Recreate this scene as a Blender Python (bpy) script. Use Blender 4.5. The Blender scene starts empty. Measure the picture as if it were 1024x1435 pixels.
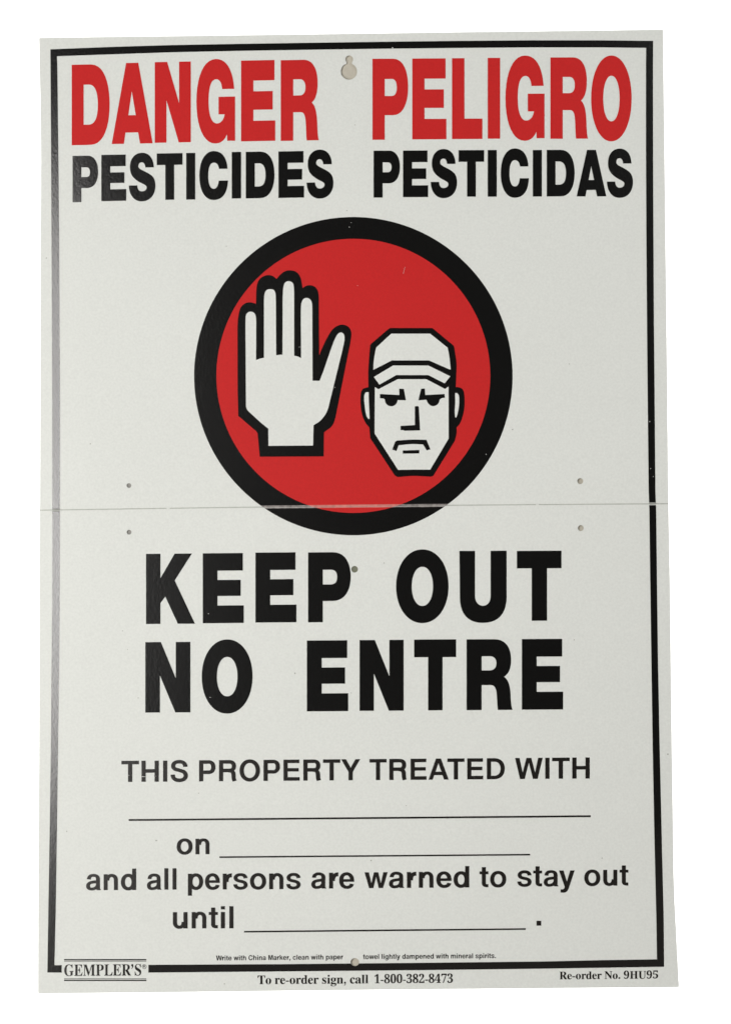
import bpy, math, json, random
from mathutils import Vector
from mathutils.geometry import delaunay_2d_cdt

# ------------------------------------------------------------------ camera, light, exposure
sc = bpy.context.scene
col = sc.collection
S = 0.0004                 # metres on the sign per pixel of the photograph
D = 1.5                    # camera distance
Z0 = 1.25                  # height of the middle of the picture above the studio floor
CX, CY = 512.0, 717.5
cam_d = bpy.data.cameras.new('camera')
cam = bpy.data.objects.new('camera', cam_d)
cam.location = (0, -D, Z0)
cam.rotation_euler = (math.radians(90), 0, 0)
cam_d.sensor_fit = 'VERTICAL'
cam_d.sensor_height = 36
cam_d.lens = 36 * D / (1435 * S)
cam_d.clip_start = 0.05
cam_d.clip_end = 50
col.objects.link(cam)
sc.camera = cam
sc.view_settings.view_transform = 'Standard'
sc.view_settings.look = 'None'
sc.view_settings.exposure = 0
sc.view_settings.gamma = 1
w = bpy.data.worlds.new('World')
sc.world = w
w.use_nodes = True
bg = w.node_tree.nodes['Background']
bg.inputs[0].default_value = (1, 1, 0.99, 1)
bg.inputs[1].default_value = 0.05


def area(name, loc, target, sx, sy, power, color=(1, 1, 1)):
    d = bpy.data.lights.new(name, 'AREA')
    d.shape = 'RECTANGLE'
    d.size, d.size_y = sx, sy
    d.energy = power
    d.color = color
    o = bpy.data.objects.new(name, d)
    o.location = loc
    o.rotation_euler = (Vector(target) - Vector(loc)).to_track_quat('-Z', 'Y').to_euler()
    col.objects.link(o)
    return o


area('left_strip_softbox', (-0.54, -1.5, Z0 + 0.245), (-0.16, 0, Z0), 0.25, 0.69, 7.0, (1.0, 0.975, 0.955))
area('key_softbox', (-0.52, -0.85, Z0 - 0.08), (0, 0, Z0), 0.24, 0.5, 4.35, (1.0, 1.0, 0.965))
area('fill_softbox', (0.60, -0.90, Z0 + 0.60), (0, 0, Z0), 0.5, 0.5, 3.3, (0.98, 1.0, 0.985))
area('low_warm_standin_lamp', (0, -1.5, Z0 - 0.64), (0, 0, Z0 - 0.1), 2.0, 1.0, 1.5, (1.0, 0.88, 0.78))  # unseen lamp standing in for a warm surface below, lightens the lower ink
area('backdrop_lamp', (-1.1, 0.15, Z0), (-0.1, 1.1, Z0), 0.6, 1.6, 30)
area('backdrop_lamp', (1.1, 0.15, Z0), (0.1, 1.1, Z0), 0.6, 1.6, 30)

# ------------------------------------------------------------------ materials


def material(name, color, rough, spec, bump=0.0, bscale=900.0, vary=0.0, vscale=700.0, speckle=None, bdist=0.00003):
    m = bpy.data.materials.new(name)
    m.use_nodes = True
    nt = m.node_tree
    b = nt.nodes['Principled BSDF']
    b.inputs['Base Color'].default_value = (*color, 1)
    b.inputs['Roughness'].default_value = rough
    b.inputs['Specular IOR Level'].default_value = spec
    tc = nt.nodes.new('ShaderNodeTexCoord')
    if vary:
        n = nt.nodes.new('ShaderNodeTexNoise')
        n.inputs['Scale'].default_value = vscale
        n.inputs['Detail'].default_value = 3
        nt.links.new(tc.outputs['Object'], n.inputs['Vector'])
        n2 = nt.nodes.new('ShaderNodeTexNoise')
        n2.inputs['Scale'].default_value = 9
        n2.inputs['Detail'].default_value = 4
        nt.links.new(tc.outputs['Object'], n2.inputs['Vector'])
        mx = nt.nodes.new('ShaderNodeMath')
        mx.operation = 'MULTIPLY_ADD'
        mx.inputs[1].default_value = 0.8
        nt.links.new(n.outputs['Fac'], mx.inputs[0])
        sm = nt.nodes.new('ShaderNodeMath')
        sm.operation = 'MULTIPLY'
        sm.inputs[1].default_value = 0.2
        nt.links.new(n2.outputs['Fac'], sm.inputs[0])
        nt.links.new(sm.outputs[0], mx.inputs[2])
        r = nt.nodes.new('ShaderNodeValToRGB')
        r.color_ramp.elements[0].position = 0.25
        r.color_ramp.elements[1].position = 0.75
        r.color_ramp.elements[0].color = (*[c * (1 - vary) for c in color], 1)
        hi = speckle or [min(1, c * (1 + vary)) for c in color]
        r.color_ramp.elements[1].color = (*hi, 1)
        nt.links.new(mx.outputs[0], r.inputs['Fac'])
        nt.links.new(r.outputs['Color'], b.inputs['Base Color'])
    if bump:
        n = nt.nodes.new('ShaderNodeTexNoise')
        n.inputs['Scale'].default_value = bscale
        n.inputs['Detail'].default_value = 2
        nt.links.new(tc.outputs['Object'], n.inputs['Vector'])
        bp = nt.nodes.new('ShaderNodeBump')
        bp.inputs['Strength'].default_value = bump
        bp.inputs['Distance'].default_value = bdist
        nt.links.new(n.outputs['Fac'], bp.inputs['Height'])
        nt.links.new(bp.outputs['Normal'], b.inputs['Normal'])
    return m


WHITE = (0.76, 0.77, 0.735)
M_board = material('matte_white_plastic', WHITE, 0.8, 0.0, 0.5, 900, 0.055, 800)
M_black = material('black_screen_ink', (0.0040, 0.0038, 0.0035), 0.17, 0.5, 1.0, 750, 0.25, 900, bdist=0.000045)
M_small = material('black_text_ink', (0.011, 0.009, 0.0075), 0.25, 0.4, 0.9, 1100, 0.25, 900)
M_red = material('red_screen_ink', (0.575, 0.0155, 0.0155), 0.5, 0.15, 0.7, 1000, 0.07, 900)
M_grey = material('grey_hairline_ink', (0.18, 0.18, 0.17), 0.5, 0.2)
M_back = material('grey_added_backing', (0.56, 0.52, 0.44), 0.7, 0.1, 0.3, 500, 0.05, 500)
M_hole_shade = material('olive_hole_shade', (0.20, 0.205, 0.15), 0.7, 0.1, 0.3, 500, 0.15, 700)  # shade of the centre hole, put into a dark colour
M_hole_shade2 = material('grey_hole_shade', (0.33, 0.32, 0.30), 0.7, 0.1, 0.3, 500, 0.15, 700)  # same for the left holes, a lighter painted shade
M_scuff_k = material('cracked_black_ink', (0.24, 0.215, 0.205), 0.6, 0.2, 1.0, 900, 0.75, 420)
M_scuff_r = material('cracked_red_ink', (0.62, 0.21, 0.18), 0.6, 0.2, 1.0, 900, 0.25, 420)
M_scuff_b = material('worn_black_ink', (0.30, 0.30, 0.28), 0.6, 0.2, 1.0, 900, 0.4, 420)
M_hinge = material('creased_plastic', (0.50, 0.51, 0.47), 0.6, 0.1, 0.6, 700, 0.10, 500)
M_speck = material('dust_speck', (0.42, 0.42, 0.38), 0.8, 0.1)
M_drop = material('white_backdrop', (0.93, 0.93, 0.93), 0.9, 0.0)

# ------------------------------------------------------------------ the board's gentle bend, with one corner bent back to darken it


def smooth(t):
    t = max(0.0, min(1.0, t))
    return t * t * (3 - 2 * t)


def depth(x, z):
    """y of the board's front face: leans back, kinks at the fold, edges curl a little."""
    y = 0.073 * z
    if z < 0:
        y += 0.006 * z
    y += 10.0 * max(0.0, -x - 0.13) ** 3 * math.exp(-(z / 0.21) ** 2)
    y += 0.0030 * smooth((x - 0.10) / 0.08) * smooth((-z - 0.17) / 0.10)  # added bend, turns the lower right corner from the key to darken it
    return y


def to3d(px, py, lift=0.0):
    """a point given in photo pixels, laid on the board's front face (lift metres proud of it)"""
    X = (px - CX) * S
    Z = (CY - py) * S
    y = 0.0
    for _ in range(4):
        k = (D + y) / D
        y = depth(X * k, Z * k) - lift
    k = (D + y) / D
    return (X * k, y, Z0 + Z * k)


# ------------------------------------------------------------------ 2-D shapes
def inside(contours, x, y):
    c = False
    for P in contours:
        j = len(P) - 1
        for i in range(len(P)):
            xi, yi = P[i]
            xj, yj = P[j]
            if (yi > y) != (yj > y) and x < (xj - xi) * (y - yi) / (yj - yi) + xi:
                c = not c
            j = i
    return c


def subdiv(P, step):
    out = []
    n = len(P)
    for i in range(n):
        a, b = P[i], P[(i + 1) % n]
        L = math.hypot(b[0] - a[0], b[1] - a[1])
        k = max(1, int(L / step))
        for j in range(k):
            t = j / k
            out.append((a[0] + (b[0] - a[0]) * t, a[1] + (b[1] - a[1]) * t))
    return out


def triangulate(shapes, cuts=(), keep=None, grid=30):
    """shapes: a list of even-odd contour sets, united; cuts: contours removed; keep: only what is inside these"""
    verts, edges = [], []

    def loop(P):
        P = subdiv(P, grid)
        b = len(verts)
        verts.extend(P)
        edges.extend((b + i, b + (i + 1) % len(P)) for i in range(len(P)))

    allc = [c for s in shapes for c in s]
    for c in allc + list(cuts) + list(keep or []):
        loop(c)
    xs = [p[0] for c in allc for p in c]
    ys = [p[1] for c in allc for p in c]
    gx = grid
    x = math.floor(min(xs) / gx) * gx + gx * .51
    while x < max(xs):
        y = math.floor(min(ys) / gx) * gx + gx * .47
        while y < max(ys):
            verts.append((x, y))
            y += gx
        x += gx
    V, _, F, *_r = delaunay_2d_cdt([Vector(v) for v in verts], edges, [], 0, 1e-5)
    V = [(v.x, v.y) for v in V]
    boxes = []
    for s in shapes:
        px = [p[0] for c in s for p in c]
        py = [p[1] for c in s for p in c]
        boxes.append((min(px), max(px), min(py), max(py)))
    T = []
    for f in F:
        cx = sum(V[i][0] for i in f) / 3
        cy = sum(V[i][1] for i in f) / 3
        ok = False
        for s, bx in zip(shapes, boxes):
            if bx[0] <= cx <= bx[1] and bx[2] <= cy <= bx[3] and inside(s, cx, cy):
                ok = True
                break
        if not ok:
            continue
        if any(inside([c], cx, cy) for c in cuts):
            continue
        if keep and not inside(keep, cx, cy):
            continue
        T.append(f)
    used = sorted({i for f in T for i in f})
    idx = {v: i for i, v in enumerate(used)}
    return [V[i] for i in used], [tuple(idx[i] for i in f) for f in T]


def link_mesh(name, verts, faces, mat, parent):
    me = bpy.data.meshes.new(name)
    ox, oy, oz = ROOT_AT
    me.from_pydata([(x - ox, y - oy, z - oz) for x, y, z in verts], [], faces)
    me.materials.append(mat)
    me.update()
    o = bpy.data.objects.new(name, me)
    col.objects.link(o)
    if parent:
        o.parent = parent
    return o


def sheet(name, shapes, mat, parent, lift, cuts=(), keep=None, grid=30, label=None, kind=None):
    V, T = triangulate(shapes, cuts, keep, grid)
    o = link_mesh(name, [to3d(x, y, lift) for x, y in V],
                  [tuple(reversed(t)) if ccw(V, t) else t for t in T], mat, parent)
    if label:
        o['label'] = label
    if kind:
        o['kind'] = kind
    return o


def ccw(V, t):
    a, b, c = (V[i] for i in t)
    return (b[0] - a[0]) * (c[1] - a[1]) - (b[1] - a[1]) * (c[0] - a[0]) > 0


def slab(name, contours, mat, parent, front, thick, grid=30, label=None):
    """a plate with real thickness: front face, back face and edge walls"""
    V, T = triangulate([contours], grid=grid)
    n = len(V)
    vs = [to3d(x, y, front) for x, y in V] + [to3d(x, y, front - thick) for x, y in V]
    fs = []
    cnt = {}
    for t in T:
        if ccw(V, t):
            t = tuple(reversed(t))
        fs.append(t)
        fs.append(tuple(i + n for i in reversed(t)))
        for k in range(3):
            e = (t[k], t[(k + 1) % 3])
            cnt[e] = 1
    for (a, b) in cnt:
        if (b, a) not in cnt:
            fs.append((b, a, a + n, b + n))
    o = link_mesh(name, vs, fs, mat, parent)
    if label:
        o['label'] = label
    return o


def circle(cx, cy, r, n=64, ry=None):
    ry = ry or r
    return [(cx + r * math.cos(2 * math.pi * i / n), cy + ry * math.sin(2 * math.pi * i / n)) for i in range(n)]


def oval(x0, x1, y0, y1, e=2.0, n=72):
    cx, cy, a, b = (x0 + x1) / 2, (y0 + y1) / 2, (x1 - x0) / 2, (y1 - y0) / 2
    out = []
    for i in range(n):
        t = 2 * math.pi * i / n
        c, s = math.cos(t), math.sin(t)
        out.append((cx + a * math.copysign(abs(c) ** (2 / e), c), cy + b * math.copysign(abs(s) ** (2 / e), s)))
    return out


def rect(x0, y0, x1, y1):
    return [(x0, y0), (x1, y0), (x1, y1), (x0, y1)]


def path(s, k=10):
    """'M x y L x y C x y x y x y' -> points"""
    t = s.split()
    i, out, cmd = 0, [], None
    need = {'M': 2, 'L': 2, 'C': 6}
    while i < len(t):
        if t[i] in need:
            cmd = t[i]
            i += 1
        v = [float(q) for q in t[i:i + need[cmd]]]
        i += need[cmd]
        if cmd == 'C':
            p0 = out[-1]
            for j in range(1, k + 1):
                u = j / k
                a, b, c, d = (1 - u) ** 3, 3 * u * (1 - u) ** 2, 3 * u * u * (1 - u), u ** 3
                out.append((a * p0[0] + b * v[0] + c * v[2] + d * v[4], a * p0[1] + b * v[1] + c * v[3] + d * v[5]))
        else:
            out.append((v[0], v[1]))
    return out


def stroke(s, a, b, k=10):
    """a pen of elliptical nib (a wide, b high) drawn along a path: list of quads"""
    P = path(s, k)
    L, R = [], []
    for i in range(len(P)):
        p, q = P[max(0, i - 1)], P[min(len(P) - 1, i + 1)]
        dx, dy = q[0] - p[0], q[1] - p[1]
        m = math.hypot(dx, dy) or 1
        nx, ny = -dy / m, dx / m
        h = math.sqrt((a * nx / 2) ** 2 + (b * ny / 2) ** 2)
        ox, oy = (a / 2) ** 2 * nx / h, (b / 2) ** 2 * ny / h
        L.append((P[i][0] + ox, P[i][1] + oy))
        R.append((P[i][0] - ox, P[i][1] - oy))
    return [[[L[i], L[i + 1], R[i + 1], R[i]]] for i in range(len(P) - 1)]


# ------------------------------------------------------------------ heading alphabet (unit box, y down)
def head_glyph(c):
    if c == 'E':
        return [[[(0, 0), (.977, 0), (.977, .25), (.36, .25), (.36, .383), (.925, .383), (.925, .612), (.36, .612),
                  (.36, .748), (1, .748), (1, 1), (0, 1)]]]
    if c == 'L':
        return [[[(0, 0), (.41, 0), (.41, .748), (1, .748), (1, 1), (0, 1)]]]
    if c == 'I':
        return [[[(0, 0), (1, 0), (1, 1), (0, 1)]]]
    if c == 'T':
        return [[[(0, 0), (1, 0), (1, .25), (.677, .25), (.677, 1), (.333, 1), (.333, .25), (0, .25)]]]
    if c == 'N':
        return [[[(0, 0), (.346, 0), (.675, .513), (.675, 0), (1, 0), (1, 1), (.665, 1), (.325, .475), (.325, 1), (0, 1)]]]
    if c == 'A':
        return [[[(.35, 0), (.65, 0), (1, 1), (.69, 1), (.645, .862), (.337, .862), (.297, 1), (0, 1)],
                 [(.49, .352), (.587, .648), (.405, .648)]]]
    if c == 'K':
        return [[[(0, 0), (.295, 0), (.295, .348), (.585, 0), (.94, 0), (.587, .383), (1, 1), (.65, 1), (.395, .612),
                  (.295, .705), (.295, 1), (0, 1)]]]
    if c == 'O':
        return [[oval(0, 1, 0, 1, 2.08), oval(.299, .703, .236, .767, 2.12)]]
    if c == 'D':
        return [[path('M 0 0 L .50 0 C .86 0 1 .24 1 .5 C 1 .76 .86 1 .50 1 L 0 1'),
                 path('M .315 .25 L .45 .25 C .63 .25 .688 .36 .688 .5 C .688 .64 .63 .748 .45 .748 L .315 .748')]]
    if c == 'P':
        return [[path('M 0 0 L .58 0 C .87 0 1 .16 1 .35 C 1 .54 .87 .697 .58 .697 L .345 .697 L .345 1 L 0 1'),
                 path('M .345 .25 L .53 .25 C .64 .25 .68 .29 .68 .355 C .68 .42 .64 .46 .53 .46 L .345 .46')]]
    if c == 'R':
        return [[path('M 0 0 L .60 0 C .86 0 .968 .13 .968 .29 C .968 .41 .92 .49 .815 .531 '
                      'C .91 .575 .95 .66 .958 .80 C .965 .92 .975 .96 1 1 L .68 1 '
                      'C .665 .93 .665 .87 .655 .78 C .645 .68 .60 .648 .52 .648 L .328 .648 L .328 1 L 0 1'),
                 path('M .328 .24 L .50 .24 C .60 .24 .648 .28 .648 .34 C .648 .40 .60 .44 .50 .44 L .328 .44')]]
    if c == 'U':
        return [[path('M 0 0 L .33 0 L .33 .62 C .33 .71 .40 .762 .497 .762 C .60 .762 .66 .71 .66 .62 L .66 0 L 1 0 '
                      'L 1 .64 C 1 .87 .83 1 .50 1 C .17 1 .01 .87 .01 .64')]]
    if c == 'C':
        return [[path('M .985 .366 C .96 .13 .78 0 .50 0 C .19 0 0 .20 0 .50 C 0 .80 .19 1 .50 1 C .80 1 .985 .87 1 .606 '
                      'L .675 .606 C .66 .71 .60 .771 .505 .771 C .37 .771 .31 .66 .31 .50 C .31 .34 .37 .237 .505 .237 '
                      'C .60 .237 .665 .28 .685 .366')]]
    if c == 'G':
        return [[path('M .977 .357 C .94 .12 .77 0 .50 0 C .19 0 0 .20 0 .50 C 0 .80 .19 1 .49 1 C .63 1 .73 .965 .79 .895 '
                      'L .797 .971 L 1 .971 L 1 .448 L .572 .448 L .572 .656 L .73 .656 C .70 .73 .62 .763 .53 .763 '
                      'C .39 .763 .315 .66 .315 .50 C .315 .34 .37 .24 .51 .24 C .60 .24 .65 .28 .665 .357')]]
    if c == 'S':
        return [[path('M .942 .303 C .93 .11 .75 0 .49 0 C .22 0 .042 .115 .042 .29 C .042 .45 .16 .515 .36 .59 '
                      'C .56 .655 .668 .665 .668 .715 C .668 .765 .59 .794 .49 .794 C .38 .794 .325 .745 .316 .669 '
                      'L 0 .669 C .01 .87 .2 1 .49 1 C .8 1 1 .87 1 .68 C 1 .50 .84 .455 .62 .39 '
                      'C .46 .345 .36 .325 .36 .275 C .36 .225 .41 .195 .48 .195 C .56 .195 .615 .235 .62 .303')]]


# ------------------------------------------------------------------ text alphabet (1000 units, y up): advance, shapes
def R_(x0, y0, x1, y1):
    return [rect(x0, y0, x1, y1)]


def ring(x0, x1, y0, y1, a, b, e=2.15):
    return [oval(x0, x1, y0, y1, e, 48), oval(x0 + a, x1 - a, y0 + b, y1 - b, e, 48)]


TXT = {}


def build_text_alphabet():
    A, B = 146, 122
    a, b = 138, 106
    T = TXT
    T[' '] = (278, [])
    T['T'] = (611, [R_(14, 598, 598, 718), R_(233, 0, 378, 600)])
    T['H'] = (722, [R_(71, 0, 215, 718), R_(507, 0, 651, 718), R_(200, 308, 520, 430)])
    T['I'] = (278, [R_(68, 0, 212, 718)])
    T['E'] = (667, [R_(76, 0, 220, 718), R_(200, 598, 610, 718), R_(200, 312, 590, 430), R_(200, 0, 621, 122)])
    T['P'] = (667, [R_(73, 0, 218, 718)] + stroke('M 150 657 L 390 657 C 500 657 554 590 554 480 C 554 370 500 308 390 308 L 150 308', A, B))
    T['R'] = (722, [R_(76, 0, 220, 718)] + stroke('M 150 657 L 420 657 C 530 657 578 600 578 510 C 578 410 525 365 420 365 L 150 365', A, B)
              + stroke('M 400 350 C 510 350 560 320 566 225 C 572 120 570 70 604 0', A, 110))
    T['D'] = (722, [R_(76, 0, 220, 718)] + stroke('M 150 657 L 330 657 C 510 657 612 540 612 359 C 612 178 510 61 330 61 L 150 61', A, B))
    T['O'] = (778, [ring(44, 734, -19, 737, 148, 124, 2.1)])
    T['C'] = (722, stroke('M 606 475 C 585 610 490 675 378 675 C 220 675 118 560 118 359 C 118 158 220 43 378 43 C 500 43 590 115 610 270', A, B))
    T['S'] = (667, stroke('M 538 498 C 535 620 440 676 330 676 C 215 676 128 625 128 535 C 128 430 230 408 335 382 '
                          'C 450 353 548 320 548 200 C 548 95 455 42 335 42 C 200 42 115 105 112 240', A, B, 14))
    T['Y'] = (667, [[[(13, 718), (175, 718), (335, 430), (495, 718), (655, 718), (407, 285), (407, 0), (261, 0), (261, 285)]]])
    T['A'] = (722, [[[(268, 718), (438, 718), (702, 0), (545, 0), (492, 153), (213, 153), (158, 0), (18, 0)],
                     [(256, 272), (452, 272), (353, 560)]]])
    T['W'] = (944, [[[(14, 718), (166, 718), (266, 222), (392, 718), (552, 718), (676, 222), (778, 718), (930, 718),
                      (762, 0), (608, 0), (472, 550), (336, 0), (180, 0)]]])
    T['M'] = (833, [[[(69, 0), (69, 718), (277, 718), (417, 215), (556, 718), (765, 718), (765, 0), (632, 0), (632, 560),
                      (484, 0), (350, 0), (202, 560), (202, 0)]]])
    T['o'] = (611, [ring(33, 579, -14, 546, 142, 108)])
    arch = 'M 190 320 C 190 430 250 491 330 491 C 425 491 477 430 477 335 L 477 0'
    T['n'] = (611, [R_(65, 0, 203, 532)] + stroke(arch, a, b))
    T['h'] = (611, [R_(65, 0, 203, 718)] + stroke(arch, a, b))
    T['u'] = (611, [[[(611 - x, 532 - y) for x, y in c] for c in s] for s in T['n'][1]])
    T['i'] = (278, [R_(69, 0, 207, 532), R_(69, 614, 207, 718)])
    T['l'] = (278, [R_(69, 0, 207, 718)])
    T['m'] = (889, [R_(64, 0, 200, 532)] + stroke('M 186 320 C 186 430 235 491 305 491 C 385 491 445 450 445 335 L 445 0', 136, b)
              + stroke('M 430 320 C 430 430 490 491 565 491 C 650 491 758 460 758 335 L 758 0', 136, b))
    T['d'] = (611, [R_(411, 0, 549, 718), ring(33, 530, -14, 546, 140, 112)])
    T['p'] = (611, [R_(62, -207, 200, 532), ring(81, 578, -14, 546, 140, 112)])
    T['g'] = (611, [R_(411, -40, 549, 532), ring(33, 530, 0, 546, 140, 112)]
              + stroke('M 480 20 L 480 -40 C 480 -125 400 -165 290 -165 C 180 -165 125 -130 112 -62', a, 100))
    T['e'] = (556, stroke('M 459 225 C 462 400 385 493 278 493 C 160 493 94 400 94 266 C 94 130 165 39 283 39 C 370 39 432 75 452 152', a, b)
              + [R_(110, 222, 524, 312)])
    T['c'] = (556, stroke('M 455 352 C 440 450 370 493 285 493 C 165 493 103 400 103 266 C 103 130 165 39 285 39 C 370 39 445 85 457 185', a, b))
    T['a'] = (556, [R_(363, 60, 499, 390), [path('M 363 80 L 385 0 L 528 0 L 528 20 C 505 30 499 45 499 90')]]
              + stroke('M 122 362 C 125 455 180 495 272 495 C 370 495 431 460 431 375 L 431 330', 134, 100)
              + stroke('M 440 300 C 330 255 97 300 97 146 C 97 75 140 37 210 37 C 320 37 430 90 430 210', 134, 98))
    T['r'] = (389, [R_(64, 0, 202, 532)] + stroke('M 192 250 C 192 410 250 478 373 473', a, 134))
    T['s'] = (556, stroke('M 443 372 C 435 455 370 494 275 494 C 180 494 108 455 108 388 C 108 300 200 290 280 272 '
                          'C 370 252 446 230 446 148 C 446 78 370 38 275 38 C 165 38 102 85 96 172', 134, 102, 14))
    T['t'] = (333, [R_(87, 110, 225, 676), R_(10, 436, 309, 532)] + stroke('M 156 180 L 156 130 C 156 65 195 50 309 52', a, 104))
    T['w'] = (778, [[[(10, 532), (155, 532), (235, 165), (318, 532), (461, 532), (545, 165), (624, 532), (768, 532),
                      (618, 0), (476, 0), (389, 375), (302, 0), (160, 0)]]])
    T['y'] = (556, [[path('M 10 532 L 162 532 L 276 165 L 388 532 L 538 532 L 350 -40 C 305 -170 260 -214 150 -214 L 62 -208 '
                          'L 62 -98 C 165 -112 190 -85 202 -15')]])
    T['k'] = (556, [[[(66, 0), (66, 718), (204, 718), (204, 335), (375, 532), (545, 532), (360, 340), (562, 0), (396, 0),
                      (262, 240), (204, 180), (204, 0)]]])
    T['.'] = (278, [R_(64, 0, 212, 146)])
    T[','] = (278, [[[(64, 146), (212, 146), (212, 0), (190, -90), (64, -168), (64, -95), (140, 0), (64, 0)]]])


build_text_alphabet()
KERN = {'AT': -80, 'TR': 0, 'ay': -20, 'WI': 0, 'Wr': -40, 're': -15}

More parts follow.
